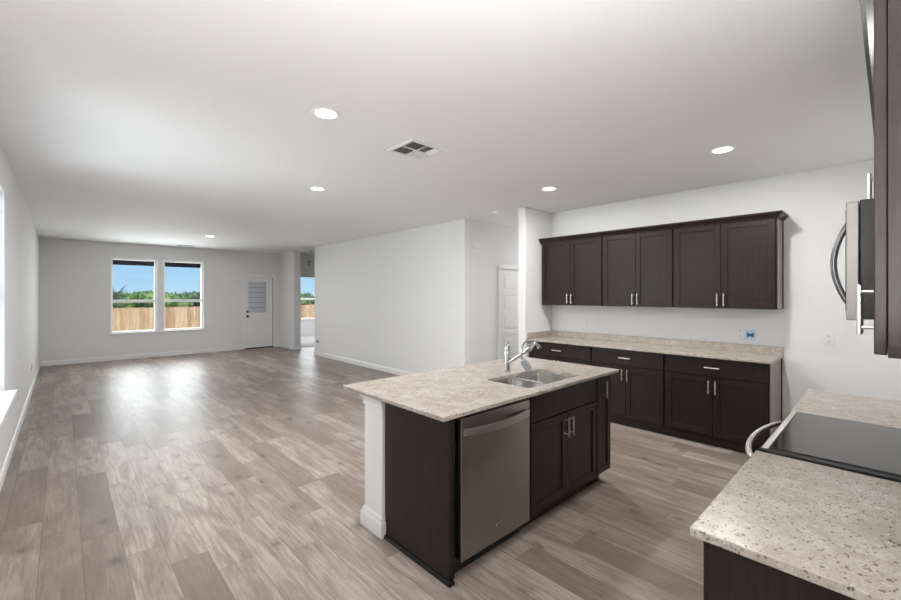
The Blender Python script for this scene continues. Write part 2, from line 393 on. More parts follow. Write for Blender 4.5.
struct(MB().box(XM, XM + T, 4.64, 10.02, 0, H, 0.012).build('wall_middle', M['wall']), 'long plain white wall behind the island', 'wall')
struct(wall_y(MB(), 4.645, 4.645 + T, XM + T, 8.06, [D2]).build('wall_hall', M['wall']), 'white hallway wall with the panelled door', 'wall')
struct(MB().box(8.06, 8.2, 3.58, 14.94, 0, H).box(XK + T, 8.06, 3.46, 3.58, 0, H).build('wall_right', M['wall']), 'white wall closing the hallway and bedroom', 'wall')
struct(MB().box(XM + T, 8.06, 9.88, 10.02, 0, H).build('wall_passage', M['wall']), 'white wall behind the far passage', 'wall')
struct(MB().box(XM, XM + 0.19, 11.30, YF + T, 0, H).build('wall_jog', M['wall']), 'short white wall right of the exterior door', 'wall')
struct(wall_y(MB(), V, V + T, XM + 0.19, 8.06, [(4.975, 5.80, 0, 2.03)]).build('wall_bedroom', M['wall']), 'white wall with the doorway to the bedroom', 'wall')
struct(wall_y(MB().box(XM + 0.05, XM + 0.19, V + T, 14.94, 0, H), 14.8, 14.94, XM + 0.19, 8.06, [BW]).build('wall_back', M['wall']), 'white bedroom wall under the window', 'wall')

BP = [(0, 0), (0.013, 0), (0.013, 0.078), (0.009, 0.086), (0.009, 0.094), (0.003, 0.102), (0, 0.102)]
def base(name, label, path): struct(MB().poly_sweep(path, BP).build(name, M['trim']), label, 'baseboard')
base('baseboard_left', 'white baseboard along the left wall', [(XL, 12.36), (XL, -0.29)][::-1])
base('baseboard_far', 'white baseboard under the two far windows', [(XL, YF), (D1[0] - 0.06, YF)])
base('baseboard_jog', 'white baseboard around the short wall right of the exterior door', [(D1[1] + 0.06, YF), (XM, YF), (XM, 11.30), (XM + 0.19, 11.30), (XM + 0.19, V)])
base('baseboard_middle', 'white baseboard along the long plain middle wall', [(XM + T, 10.02), (XM, 10.02), (XM, 4.64), (D2[0] - 0.06, 4.64)])
base('baseboard_pier', 'white baseboard at the wall end beside the cabinets', [(5.5, 3.58), (XM, 3.58), (XM, 3.46), (4.70, 3.46)])
base('baseboard_kitchen', 'white baseboard in the refrigerator space', [(XK, 0.74), (XK, YN), (3.52, YN)])

# ---- windows
def window_y(name, label, w, y0, y1, sill=None, rail=True):
    x0, x1, z0, z1 = w; ym = (y0 + y1) / 2 + 0.02
    o = bpy.data.objects.new(name, None); COL.objects.link(o); o.location = ((x0 + x1) / 2, y0, z0); OFF[o.name] = Vector(o.location)
    struct(o, label, 'window')
    f = 0.035
    MB().frame_xz(x0, x1, ym - 0.03, ym + 0.03, z0, z1, f, 0.002).build('window_frame', M['vinyl'], o)
    zm = 1.395
    MB().box(x0 + f, x1 - f, ym - 0.034, ym + 0.022, zm - 0.055, zm + 0.012, 0.003).build('meeting_rail', M['vinyl'], o)
    MB().box(x0 + 0.02, x1 - 0.02, ym + 0.006, ym + 0.010, zm - 0.02, z1 - 0.02).build('upper_pane', M['glass'], o)
    MB().box(x0 + 0.02, x1 - 0.02, ym - 0.010, ym - 0.006, z0 + 0.02, zm - 0.02).build('lower_pane', M['glass'], o)
    return o
window_y('window_1', 'left of the two far windows, double hung with white frame', W1, YF, YF + T)
window_y('window_2', 'right of the two far windows, double hung with white frame', W2, YF, YF + T)
window_y('window_3', 'bedroom window seen through the far doorway', BW, 14.8, 14.94)
struct(MB().box(0.765, 2.74, YF - 0.035, YF + 0.05, 0.605, 0.632, 0.005).box(0.82, 2.68, YF - 0.012, YF - 0.0005, 0.565, 0.605, 0.003).build('trim_1', M['trim']), 'white sill shared by the two far windows', 'window sill')
tr = MB()
for (a, b, c, d) in (W1, W2):
    tr.box(a - 0.03, a, YF - 0.01, YF - 0.0005, c, d + 0.03, 0.002).box(b, b + 0.03, YF - 0.01, YF - 0.0005, c, d + 0.03, 0.002).box(a, b, YF - 0.01, YF - 0.0005, d, d + 0.03, 0.002)
struct(tr.build('trim_2', M['trim']), 'thin white trim framing the two far windows', 'window trim')
struct(MB().box(5.95, 7.65, 14.76, 14.82, 0.605, 0.63, 0.005).build('trim_3', M['trim']), 'white sill of the bedroom window', 'window sill')
# left window (seen along the wall): frame, panes, sill
o = bpy.data.objects.new('window_4', None); COL.objects.link(o); o.location = (XL, 4.24, LW[2]); OFF[o.name] = Vector(o.location)
struct(o, 'bright window at the left edge in the left wall', 'window')
xa, xb = XL - T + 0.01, XL - T + 0.06
fr = MB()
for ya, yb in ((LW[0], 4.22), (4.26, LW[1])):
    fr.frame_yz(xa, xb, ya, yb, LW[2], LW[3], 0.04, 0.002).box(xa, xb, ya + 0.04, yb - 0.04, 1.47, 1.51, 0.002)
    MB().box(xa + 0.02, xa + 0.025, ya + 0.02, yb - 0.02, LW[2] + 0.02, LW[3] - 0.02).build('pane', M['glass'], o)
fr.box(xa, xb, 4.22, 4.26, LW[2], LW[3], 0.003)
fr.build('window_frame', M['vinyl'], o)
struct(MB().box(XL - 0.08, XL + 0.08, 3.22, 5.12, LW[2] - 0.012, LW[2] + 0.012, 0.004).box(XL, XL + 0.012, 3.26, 5.08, 0.635, LW[2] - 0.012, 0.003).build('trim_4', M['trim']), 'deep white sill of the window at the left edge', 'window sill')

# ---- doors
o = bpy.data.objects.new('door_1', None); COL.objects.link(o); o.location = (4.095, YF, 0); OFF[o.name] = Vector(o.location)
struct(o, 'white half glass exterior door with a blind in the far wall', 'door')
x0, x1, y0, y1 = D1[0] + 0.02, D1[1] - 0.02, YF + 0.012, YF + 0.055
lx0, lx1, lz0, lz1 = 3.805, 4.285, 1.02, 1.88
MB().box(x0, lx0, y0, y1, 0.03, 2.01, 0.002).box(lx1, x1, y0, y1, 0.03, 2.01, 0.002).box(lx0, lx1, y0, y1, 0.03, lz0).box(lx0, lx1, y0, y1, lz1, 2.01).build('slab', M['trim'], o)
pp = MB()
for a, b in ((3.79, 4.01), (4.09, 4.31)):
    for q in (0, 0.03): pp.box(a + q, b - q, y0 - 0.012 + q * 0.2, y0 + 0.002, 0.22 + q, 0.86 - q, 0.004)
pp.build('raised_panels', M['trim'], o)
MB().frame_xz(lx0 - 0.03, lx1 + 0.03, y0 - 0.008, y0 + 0.004, lz0 - 0.03, lz1 + 0.03, 0.03, 0.002).build('glass_frame', M['trim'], o)
MB().box(lx0, lx1, y0 + 0.006, y0 + 0.010, lz0, lz1).build('pane', M['glass'], o)
bl = MB()
for k in range(6):
    z = lz0 + 0.004 + k * 0.143
    bl.loops([[(lx0 + 0.01, y0 + 0.016, z), (lx0 + 0.01, y0 + 0.034, z + 0.131), (lx0 + 0.01, y0 + 0.036, z + 0.131), (lx0 + 0.01, y0 + 0.019, z)], [(lx1 - 0.01, y0 + 0.016, z), (lx1 - 0.01, y0 + 0.034, z + 0.131), (lx1 - 0.01, y0 + 0.036, z + 0.131), (lx1 - 0.01, y0 + 0.019, z)]], True, True)
bl.build('blind', M['blind'], o)
MB().box(lx0, lx1, y0 + 0.0375, y0 + 0.041, lz0, lz1).build('blind_back', plain('dim_lilac', (0.42, 0.41, 0.46), 0.7), o)
for nm, z in (('knob', 0.92), ('deadbolt', 1.05)):
    MB().lathe([(0, 0), (0.032, 0), (0.034, 0.008), (0.012, 0.012), (0.012, 0.035), (0.028, 0.045), (0.03, 0.06), (0.018, 0.07), (0, 0.071)] if nm == 'knob' else [(0, 0), (0.03, 0), (0.032, 0.012), (0.022, 0.02), (0, 0.022)]).xf(Matrix.Translation((x0 + 0.06, y0, z)) @ Matrix.Rotation(R(90), 4, 'X')).build(nm, M['bronze'], o, True)
MB().box(D1[0], D1[1], YF - 0.01, YF + T, 0.0, 0.03, 0.003).build('threshold', M['black'], o)
MB().box(D1[1] - 0.019, D1[1] - 0.004, y0 + 0.004, y1, 0.03, 2.01).build('weatherstrip', M['slot'], o)
def casing_y(name, label, w, y, wd=0.057, s=-1):
    a, b, c, d = w; q0, q1 = sorted((y, y + s * 0.016))
    struct(MB().box(a - wd, a, q0, q1, 0, d + wd, 0.004).box(b, b + wd, q0, q1, 0, d + wd, 0.004).box(a, b, q0, q1, d, d + wd, 0.004).box(a - 0.001, a + 0.014, y, y + T * 0.9, 0, d).box(b - 0.014 + 0.012, b + 0.001, y, y + T * 0.9, 0, d).box(a, b, y, y + T * 0.9, d - 0.014, d + 0.001).build(name, M['trim']), label, 'door trim')
casing_y('trim_5', 'white casing around the exterior door', D1, YF)
casing_y('trim_6', 'white casing around the panelled hallway door', D2, 4.645)
o = bpy.data.objects.new('door_2', None); COL.objects.link(o); o.location = (5.925, 4.66, 0); OFF[o.name] = Vector(o.location)
struct(o, 'white five panel hallway door partly behind the wall end', 'door')
a, b = D2[0] + 0.016, D2[1] - 0.016
st = 0.105; mb = MB().box(a, b, 4.668, 4.70, 0.012, 1.967)
mb.box(a, a + st, 4.66, 4.67, 0.012, 1.967, 0.002).box(b - st, b, 4.66, 4.67, 0.012, 1.967, 0.002)
zz = [0.012 + 0.18] ; ph = (1.967 - 0.10 - 0.192 - 4 * 0.09) / 5
mb.box(a + st, b - st, 4.66, 4.67, 0.012, 0.192, 0.002); z = 0.192
for k in range(5):
    mb.box(a + st + 0.03, b - st - 0.03, 4.661, 4.67, z + 0.03, z + ph - 0.03, 0.003)
    mb.box(a + st, b - st, 4.66, 4.67, z + ph, z + ph + (0.09 if k < 4 else 0.10), 0.002); z += ph + 0.09
mb.build('slab', M['trim'], o)
MB().lathe([(0, 0), (0.03, 0), (0.032, 0.008), (0.012, 0.012), (0.012, 0.035), (0.028, 0.045), (0.03, 0.06), (0, 0.071)]).xf(Matrix.Translation((b - 0.06, 4.66, 0.95)) @ Matrix.Rotation(R(90), 4, 'X')).build('knob', M['nickel'], o, True)

# ------------------------------------------------------------------ cabinets (local frame: x along the front, front face y=0 facing -y)
def shaker(x0, x1, z0, z1, rail=0.057, t=0.02, panel=True):
    mb = MB()
    if not panel:
        return mb.box(x0, x1, -t, -0.0005, z0, z1, 0.003)
    mb.box(x0, x0 + rail, -t, -0.0005, z0, z1, 0.002).box(x1 - rail, x1, -t, -0.0005, z0, z1, 0.002)
    mb.box(x0 + rail, x1 - rail, -t, -0.0005, z0, z0 + rail, 0.002).box(x0 + rail, x1 - rail, -t, -0.0005, z1 - rail, z1, 0.002)
    mb.box(x0 + rail - 0.001, x1 - rail + 0.001, -t + 0.009, -0.002, z0 + rail - 0.001, z1 - rail + 0.001)
    for i in (0, 1):   # small inner bead
        q = 0.007 * (i + 1)
    return mb
def pull(x, z, parent, vertical=True, L=0.133, cc=0.096):
    y = -0.02 - 0.034; mb = MB()
    if vertical:
        mb.tube([(x, y, z - L / 2), (x, y, z + L / 2)], 0.006, 10)
        for s in (-1, 1): mb.tube([(x, y, z + s * cc / 2), (x, -0.0195, z + s * cc / 2)], 0.0045, 8)
    else:
        mb.tube([(x - L / 2, y, z), (x + L / 2, y, z)], 0.006, 10)
        for s in (-1, 1): mb.tube([(x + s * cc / 2, y, z), (x + s * cc / 2, -0.0195, z)], 0.0045, 8)
    return mb.build('handle', M['nickel'], parent, True)
GAP = 0.012
def upper(label, loc, rz, w, d, z0, z1, ndoor=2, side=None, hz=None, group=None):
    o = thing('wall_cabinet', label, 'cabinet', (loc[0], loc[1], z0), rz, group, True)
    h = z1 - z0
    MB().box(0.0005, w - 0.0005, 0, d, 0, h, 0.001).build('body', M['espresso'], o)
    dw = (w - 2 * GAP - 0.004) / 2
    for k in range(2):
        a = GAP + k * (dw + 0.004)
        dr = shaker(a, a + dw, 0.004, h - 0.006).build('door', M['espresso'], o)
        hx = a + dw - 0.028 if k == 0 else a + 0.028
        pull(hx, 0.004 + 0.085 if hz is None else hz, dr)
    if side == 'right':
        MB().box(w - 0.0005, w + 0.004, 0.012, d - 0.03, 0.0, h).build('side_panel', M['taupe'], o)['label'] = 'taupe side panel'
        MB().box(w - 0.0005, w + 0.010, d - 0.028, d - 0.001, 0.0, h, 0.002).build('scribe_strip', M['espresso'], o)
    return o
def basecab(label, loc, rz, w, d, style, side=None, toe=0.04, h=0.889, group=None, toe_end=0.0):
    o = thing('base_cabinet', label, 'cabinet', (loc[0], loc[1], 0), rz, group, True)
    if style == 'sink':
        MB().box(0.0005, 0.018, 0, d, 0.10, h).box(w - 0.018, w - 0.0005, 0, d, 0.10, h).box(0.018, w - 0.018, 0, 0.015, 0.10, h).box(0.018, w - 0.018, d - 0.012, d, 0.10, h).box(0.018, w - 0.018, 0.015, d - 0.012, 0.10, 0.118).build('body', M['espresso'], o)
    else:
        MB().box(0.0005, w - 0.0005, 0, d, 0.10, h, 0.001).build('body', M['espresso'], o)
    MB().box(0.0005, w - 0.0005 - toe_end, toe, d, 0.0, 0.10).build('toe_kick', M['espresso'], o)
    if style == 'full':
        dr = shaker(GAP * 0.5, w - GAP * 0.5, 0.115, h - 0.012, rail=0.05).build('door', M['espresso'], o)
        pull(w / 2 - 0.02, 0.775, dr)
    else:
        dt = 0.70
        dw = (w - 2 * GAP - 0.004) / 2
        nm = 'drawer' if style == 'drawer' else 'false_front'
        dr = shaker(GAP, w - GAP, dt + 0.006, h - 0.012, panel=False).build(nm, M['espresso'], o)
        if style == 'drawer': pull(w / 2, (dt + h) / 2, dr, False)
        for k in range(2):
            a = GAP + k * (dw + 0.004)
            dd = shaker(a, a + dw, 0.115, dt - 0.006).build('door', M['espresso'], o)
            pull(a + dw - 0.028 if k == 0 else a + 0.028, 0.60, dd)
    if side == 'right':
        MB().box(w - 0.0005, w + 0.004, 0.012, d - 0.03, 0.0, h).build('side_panel', M['taupe'], o)['label'] = 'taupe side panel'
        MB().box(w - 0.0005, w + 0.010, d - 0.028, d - 0.001, 0.0, h, 0.002).build('scribe_strip', M['espresso'], o)
    return o
RK = R(-90)      # cabinets on the kitchen wall face -x
GU, GB = 'wall cabinets on the kitchen wall', 'base cabinets along the kitchen wall'
UX, BX = 5.04, 4.74
for a, b, s, l in ((3.44, 2.52, None, 'leftmost dark wall cabinet, next to the short white wall end'),
                   (2.52, 1.68, None, 'middle of three dark wall cabinets over the long granite counter'),
                   (1.68, 0.752, 'right', 'rightmost of the three dark wall cabinets, with taupe end panel')):
    upper(l, (UX, a), RK, a - b, XK - UX - 0.002, 1.38, 2.27, side=s, group=GU)
CR = [(0, 2.262), (0.006, 2.262), (0.010, 2.275), (0.030, 2.298), (0.044, 2.308), (0.046, 2.324), (0, 2.324)]
tag(MB().poly_sweep([(XK - 0.003, 0.747), (UX - 0.022, 0.747), (UX - 0.022, 3.455)], [(-o_, z_) for o_, z_ in CR]).box(UX - 0.02, XK - 0.003, 0.752, 3.455, 2.271, 2.30).build('crown_moulding', M['espresso'], None, origin=(UX, 2.1, 2.27)), 'dark crown moulding along the top of the three kitchen wall cabinets', 'moulding')
for a, b, s, l in ((3.455, 2.512, None, 'dark base cabinet in the corner by the short wall end'),
                   (2.512, 1.668, None, 'middle dark base cabinet of the long run, half behind the island corner'),
                   (1.668, 0.762, 'right', 'rightmost dark base cabinet of the long run, with taupe end panel')):
    basecab(l, (BX, a), RK, a - b, XK - BX - 0.002, 'drawer', side=s, group=GB)
o = thing('kitchen_countertop', 'long speckled granite counter with backsplash on the wall cabinets run', 'countertop', (5.0, 2.1, 0.884))
MB().box(4.69, XK - 0.002, 0.742, 3.457, 0.890, 0.914, 0.003).build('slab', M['granite'], o)
MB().box(XK - 0.022, XK - 0.002, 0.742, 3.457, 0.9142, 0.993, 0.002).build('backsplash', M['granite'], o)
MB().box(4.70, XK - 0.023, 3.437, 3.457, 0.9142, 0.993, 0.002).build('side_splash', M['granite'], o)

# ------------------------------------------------------------------ island
IY = 1.58
basecab('dark island sink cabinet with two doors beside the dishwasher', (2.156, IY), 0, 0.87, 0.60, 'sink', toe=0.065)
basecab('narrow one door dark cabinet at the right end of the island', (3.028, IY), 0, 0.227, 0.60, 'full', toe=0.065, toe_end=0.03)
o = thing('end_panel', 'dark wood panel closing the near end of the island', 'cabinet panel', (1.487, 1.88, 0))
MB().box(1.478, 1.496, 1.583, 2.178, 0.0, 0.888, 0.002).build('panel', M['espresso'], o)
MB().box(1.4965, 1.53, 1.60, 2.178, 0.0, 0.888, 0.0).build('filler', M['espresso'], o)
sm = [(0, 0), (0.018, 0), (0.0175, 0.008), (0.013, 0.016), (0.006, 0.021), (0, 0.022)]
MB().poly_sweep([(1.50, 1.582), (1.4775, 1.582), (1.4775, 2.183)], [(-a, z) for a, z in sm]).build('shoe_moulding', M['blackgloss'], o)['label'] = 'glossy black shoe moulding'
# dishwasher
o = thing('dishwasher', 'stainless dishwasher with curved bar handle in the island', 'dishwasher', (1.845, IY, 0))
dx0, dx1 = 1.543, 2.148
MB().box(dx0 + 0.004, dx1 - 0.004, 1.604, 2.16, 0.10, 0.862).build('tub', M['black'], o)
MB().box(dx0, dx1, 1.558, 1.602, 0.097, 0.860, 0.004).build('door', M['steel'], o)
MB().box(dx0 + 0.01, dx1 - 0.01, 1.63, 2.1, 0.0, 0.095).build('toe_panel', M['black'], o)
hp = []
for k in range(17):
    u = k / 16.0; xx = dx0 + 0.02 + u * (dx1 - dx0 - 0.04); yy = 1.552 - 0.042 * math.sin(PI * u) ** 0.7
    hp.append((xx, yy, 0.785 + 0.0 * u))
LPS = [[(x - 0, y - 0.007, z - 0.019), (x, y + 0.006, z - 0.021), (x, y + 0.006, z + 0.021), (x, y - 0.007, z + 0.019)] for x, y, z in hp]
MB().loops(LPS, True, True).build('handle', M['steel_l'], o, True)
bd = MB(); ce = (1.845, 1.557, 0.197)
bd.tube([(ce[0] + 0.022 * math.cos(t_ * 0.35), ce[1] - 0.0005, ce[2] + 0.012 * math.sin(t_ * 0.35) + 0.004 * math.cos(t_ * 0.35)) for t_ in range(2, 17)], 0.0016, 6)
bd.box(ce[0] - 0.022, ce[0] + 0.018, ce[1] - 0.001, ce[1] + 0.001, ce[2] - 0.003, ce[2] + 0.003)
bd.build('badge', M['chrome'], o, True)
# knee wall behind the cabinets
kx0, kx1, ky0, ky1 = 1.462, 3.255, 2.186, 2.392
o = thing('knee_wall', 'white knee wall post with base moulding carrying the island overhang', 'knee wall', (2.35, 2.29, 0))
MB().box(kx0, kx1, ky0, ky1, 0, 0.888, 0.003).build('body', M['trim'], o)
loop = [(kx1, ky0), (kx0, ky0), (kx0, ky1), (kx1, ky1)]
BM = [(0, 0), (0.020, 0), (0.020, 0.085), (0.016, 0.094), (0.011, 0.098), (0.011, 0.112), (0.004, 0.126), (0, 0.128)]
CM = [(0, 0.800), (0.008, 0.802), (0.008, 0.814), (0.004, 0.818), (0.010, 0.836), (0.020, 0.850), (0.024, 0.856), (0.024, 0.888), (0, 0.888)]
pth = [(kx0 + 0.018, ky0 - 0.0), (kx0, ky0), (kx0, ky1), (kx1, ky1)]
MB().poly_sweep(pth, [(-a, z) for a, z in BM]).build('base_moulding', M['trim'], o)
MB().poly_sweep(pth, [(-a, z) for a, z in CM]).build('cap_moulding', M['trim'], o)
# island worktop with the sink cut-out
sx0, sx1, sy0, sy1 = 2.205, 2.875, 1.605, 1.985
tag(slab([(1.374, 1.515), (3.305, 1.515), (3.305, 2.525), (1.374, 2.525)], [rrect(sx0, sx1, sy0, sy1, 0.05, 0)], 0.890, 0.914).build('island_countertop', M['granite'], None, origin=(2.34, 2.02, 0.884)), 'speckled beige granite top of the kitchen island with sink cut out', 'countertop')
o = thing('sink', 'double bowl stainless undermount sink in the island', 'sink', (2.54, 1.795, 0.883))
xm = 2.515
for i, (a, b) in enumerate(((sx0 - 0.006, xm - 0.012), (xm + 0.012, sx1 + 0.006))):
    c0, c1 = sy0 - 0.006, sy1 + 0.006
    L = [rrect(a, b, c0, c1, 0.055, 0.888)]
    for dz, ins, r in ((0.04, 0.003, 0.055), (0.13, 0.008, 0.06), (0.165, 0.016, 0.06), (0.18, 0.035, 0.06), (0.184, 0.07, 0.05)):
        L.append(rrect(a + ins, b - ins, c0 + ins, c1 - ins, r, 0.888 - dz))
    bo = MB().loops(L).build('bowl', M['sink'], o, True)
    MB().lathe([(0, 0.0), (0.03, 0.0), (0.035, 0.004), (0.045, 0.004), (0.046, 0.001)], ((a + b) / 2, (c0 + c1) / 2, 0.7045), 24).build('drain', M['chrome'], bo, True)
fl = slab(rrect(sx0 - 0.03, sx1 + 0.03, sy0 - 0.018, sy1 + 0.03, 0.06, 0), [rrect(sx0 - 0.006, xm - 0.012, sy0 - 0.006, sy1 + 0.006, 0.055, 0), rrect(xm + 0.012, sx1 + 0.006, sy0 - 0.006, sy1 + 0.006, 0.055, 0)], 0.8865, 0.8898, 0.001)
fl.build('flange', M['sink'], o)
# faucet with pull-out spray hanging on its hose
fx, fy = 2.555, 2.07
o = thing('faucet', 'chrome single lever kitchen faucet with its spray head pulled out behind the sink', 'faucet', (fx, fy, 0.914))
MB().lathe([(0, 0), (0.028, 0), (0.028, 0.006), (0.024, 0.01), (0.023, 0.165), (0.021, 0.172), (0, 0.174)], (fx, fy, 0.914)).build('body', M['chrome'], o, True)
MB().lathe([(0, 0), (0.022, 0), (0.022, 0.022), (0.018, 0.03), (0, 0.032)], (fx, fy, 1.089)).tube([(fx, fy, 1.112), (fx + 0.01, fy - 0.01, 1.128), (fx + 0.03, fy + 0.01, 1.150)], [0.010, 0.009, 0.006], 10).build('lever', M['chrome'], o, True)
tip = Vector((2.588, 1.90, 1.100)); b0 = Vector((fx + 0.003, fy - 0.008, 0.985))
spd = (tip - b0)
MB().tube([b0 + spd * t_ for t_ in (0, 0.12, 0.5, 0.9, 1.0)], [0.019, 0.016, 0.014, 0.014, 0.016], 16).build('spout', M['chrome'], o, True)
n_ = spd.normalized()
MB().tube([tip - n_ * 0.012, tip + n_ * 0.02, Vector((2.622, 1.885, 1.136)), Vector((2.655, 1.88, 1.148)), Vector((2.690, 1.878, 1.136)), Vector((2.708, 1.876, 1.108))], [0.018, 0.022, 0.022, 0.018, 0.014, 0.013], 16).build('spout_collar', M['chrome'], o, True)
MB().tube([(2.628, 1.888, 1.140), (2.606, 1.892, 1.164), (2.578, 1.896, 1.170), (2.545, 1.90, 1.155), (2.523, 1.90, 1.125), (2.516, 1.90, 1.085), (2.518, 1.90, 1.05), (2.524, 1.90, 1.03)], 0.0065, 8).build('hose', M['chrome'], o, True)
s0 = Vector((2.522, 1.90, 1.038)); s1 = Vector((2.595, 1.888, 0.948))
MB().tube([s0 + (s1 - s0) * t_ for t_ in (0, 0.05, 0.25, 0.55, 0.85, 0.97, 1.0)], [0.010, 0.019, 0.027, 0.031, 0.028, 0.022, 0.016], 18).build('spray_head', M['spray'], o, True)

# ------------------------------------------------------------------ stove run on the near wall (faces +y)
RS = R(180)
basecab('dark base cabinet under the near speckled counter by the camera', (1.976, 0.32), RS, 0.752, 0.605, 'drawer')
basecab('dark base cabinet on the far side of the stove', (3.478, 0.32), RS, 0.732, 0.605, 'drawer')
tag(MB().box(1.194, 1.974, YN + 0.002, 0.36, 0.890, 0.914, 0.003).build('near_countertop', M['granite'], None, origin=(1.58, 0.03, 0.884)), 'near speckled granite counter in front of the black cooktop', 'countertop')
tag(MB().box(2.746, 3.505, YN + 0.002, 0.36, 0.890, 0.914, 0.003).build('far_countertop', M['granite'], None, origin=(3.1, 0.03, 0.884)), 'short granite counter beyond the black cooktop', 'countertop')
o = thing('stove', 'stainless electric stove with black glass cooktop between the granite counters', 'stove', (2.36, 0.03, 0))
MB().box(1.980, 2.740, YN + 0.01, 0.325, 0.05, 0.905, 0.002).build('body', M['bodyblack'], o)
MB().box(2.0, 2.72, YN + 0.05, 0.29, 0.0, 0.05).build('base', M['black'], o)
MB().box(1.979, 2.741, YN + 0.005, 0.352, 0.9045, 0.921, 0.003).build('cooktop_frame', plain('cooktop_black_frame', (0.010, 0.010, 0.011), 0.3, spec=0.15), o)
MB().box(2.022, 2.728, YN + 0.03, 0.322, 0.9205, 0.9245, 0.0015).build('cooktop_glass', M['cook'], o)
MB().box(1.997, 2.723, 0.326, 0.346, 0.9205, 0.9245, 0.0015).build('front_trim', M['steel_l'], o)
MB().box(1.984, 2.736, 0.3255, 0.350, 0.81, 0.9035, 0.003).build('control_panel', M['black'], o)
od = MB().box(1.984, 2.736, 0.3255, 0.362, 0.225, 0.805, 0.004).build('oven_door', M['steel'], o)
MB().box(2.06, 2.66, 0.3615, 0.364, 0.34, 0.66, 0.001).build('oven_window', M['blackgloss'], od)
MB().box(1.984, 2.736, 0.3255, 0.360, 0.06, 0.218, 0.004).build('storage_drawer', M['steel'], o)
hp = [(2.01 + 0.70 * k / 20, 0.362 + 0.075 * math.sin(PI * k / 20) ** 0.55, 0.862) for k in range(21)]
MB().tube(hp, 0.012, 12).build('oven_handle', M['steel_l'], o, True)
for i, xx in enumerate((2.08, 2.18, 2.54, 2.64)):
    MB().lathe([(0, 0), (0.018, 0), (0.017, 0.018), (0.013, 0.02), (0, 0.02)], (0, 0, 0), 20).xf(Matrix.Translation((xx, 0.35, 0.875)) @ Matrix.Rotation(R(-90), 4, 'X')).build('burner_knob', M['black'], o, True)
# microwave
mz0, mz1 = 1.433, 1.845
o = thing('microwave', 'stainless over the range microwave with curved handle at the right edge', 'microwave', (2.36, 0.0, mz0))
MB().box(1.982, 2.738, YN + 0.01, 0.072, mz0 + 0.004, mz1, 0.003).build('body', M['bodyblack'], o)
md = MB().box(1.980, 2.740, 0.074, 0.106, mz0, mz1 - 0.004, 0.003).build('door', plain('painted_stainless_edge', (0.36, 0.335, 0.31), 0.42, 0.55, noise=0.02), o)
MB().box(2.27, 2.70, 0.1055, 0.108, mz0 + 0.06, mz1 - 0.06, 0.001).build('door_window', M['blackgloss'], md)
MB().box(1.99, 2.10, 0.1055, 0.108, mz0 + 0.03, mz1 - 0.03, 0.001).build('control_panel', M['blackgloss'], o)
hp = [(2.16, 0.100 + 0.050 * math.sin(PI * k / 20) ** 0.8, mz0 + 0.045 + (mz1 - mz0 - 0.09) * k / 20) for k in range(21)]
MB().tube(hp, 0.010, 14).build('handle', plain('grey_metal_handle', (0.20, 0.20, 0.22), 0.25, 0.9), md, True)
# uppers
upper('dark wall cabinet at the right edge with door edge toward the camera', (1.978, 0.004), RS, 0.757, 0.286, 1.392, 2.27)
upper('dark short wall cabinet above the microwave', (2.742, 0.004), RS, 0.763, 0.286, 1.848, 2.27)
upper('dark wall cabinet beyond the microwave', (3.474, 0.004), RS, 0.731, 0.286, 1.38, 2.27)
tag(MB().poly_sweep([(1.219, YN + 0.004), (1.219, 0.024), (3.476, 0.024), (3.476, YN + 0.004)], [(-o_ * 0.75, z_) for o_, z_ in CR]).box(1.221, 3.474, YN + 0.004, 0.02, 2.271, 2.30).build('crown_moulding', M['espresso'], None, origin=(2.34, 0, 2.27)), 'dark crown moulding over the cabinets at the right edge', 'moulding')

# ------------------------------------------------------------------ ceiling fixtures
def lamp(label):
    o = thing('recessed_light', label, 'ceiling light', (0, 0, H), 0, 'recessed ceiling lights', True)
    MB().lathe([(0.092, -0.0005), (0.092, -0.004), (0.086, -0.008), (0.072, -0.006), (0.070, -0.0005)], (0, 0, 0), 40).build('trim_ring', M['trim'], o, True)
    MB().lathe([(0.071, -0.001), (0.070, -0.005), (0.05, -0.0065), (0, -0.007)], (0, 0, 0), 40).build('lens', M['lens'], o, True)
    l = light('lamp', 'AREA', (0, 0, -0.012), LAMP_W, 0.13, (0, 0, 0), (1.0, 0.98, 0.955)); l.parent = o
    return o
spots = [((1.29, 2.60), 'nearest recessed light on the left, above the floor before the island'), ((2.131, 4.504), 'recessed light beyond the ceiling vent, smaller of the left pair'),
         ((2.222, 9.654), 'farthest small recessed light, near the far windows'), ((4.043, 0.967), 'recessed light at right over the kitchen aisle'), ((4.07, 2.685), 'recessed light before the left end of the wall cabinets')]
spots.append(((7.3, 4.1), 'unseen recessed light added to brighten the hallway by the panelled door'))  # extra lamp out of view, added to brighten the hallway wall
l0 = None
for (x, y), lb in spots:
    if l0 is None: l0 = q = lamp(lb)
    else: q = copy_tree(l0); q['label'] = lb
    q.location = (x, y, H)
def register(label, x, y, s, t):
    o = thing('ceiling_vent', label, 'vent', (x, y, H), 0, 'ceiling vents', True)
    h, k = s / 2, t / 2
    MB().box(-h + 0.001, h - 0.001, -k + 0.001, k - 0.001, -0.004, -0.0005).frame_xy(-h, h, -k, k, -0.010, -0.003, 0.03, 0.002).box(-0.006, 0.006, -k + 0.03, k - 0.03, -0.010, -0.003, 0.001).box(-h + 0.03, -0.006, -0.006, 0.006, -0.010, -0.003, 0.001).box(0.006, h - 0.03, -0.006, 0.006, -0.010, -0.003, 0.001).build('frame', M['vent'], o)
    return o, h, k
o, h, k = register('square four way ceiling vent above the island', 2.17, 2.73, 0.36, 0.34)
n_l = 6
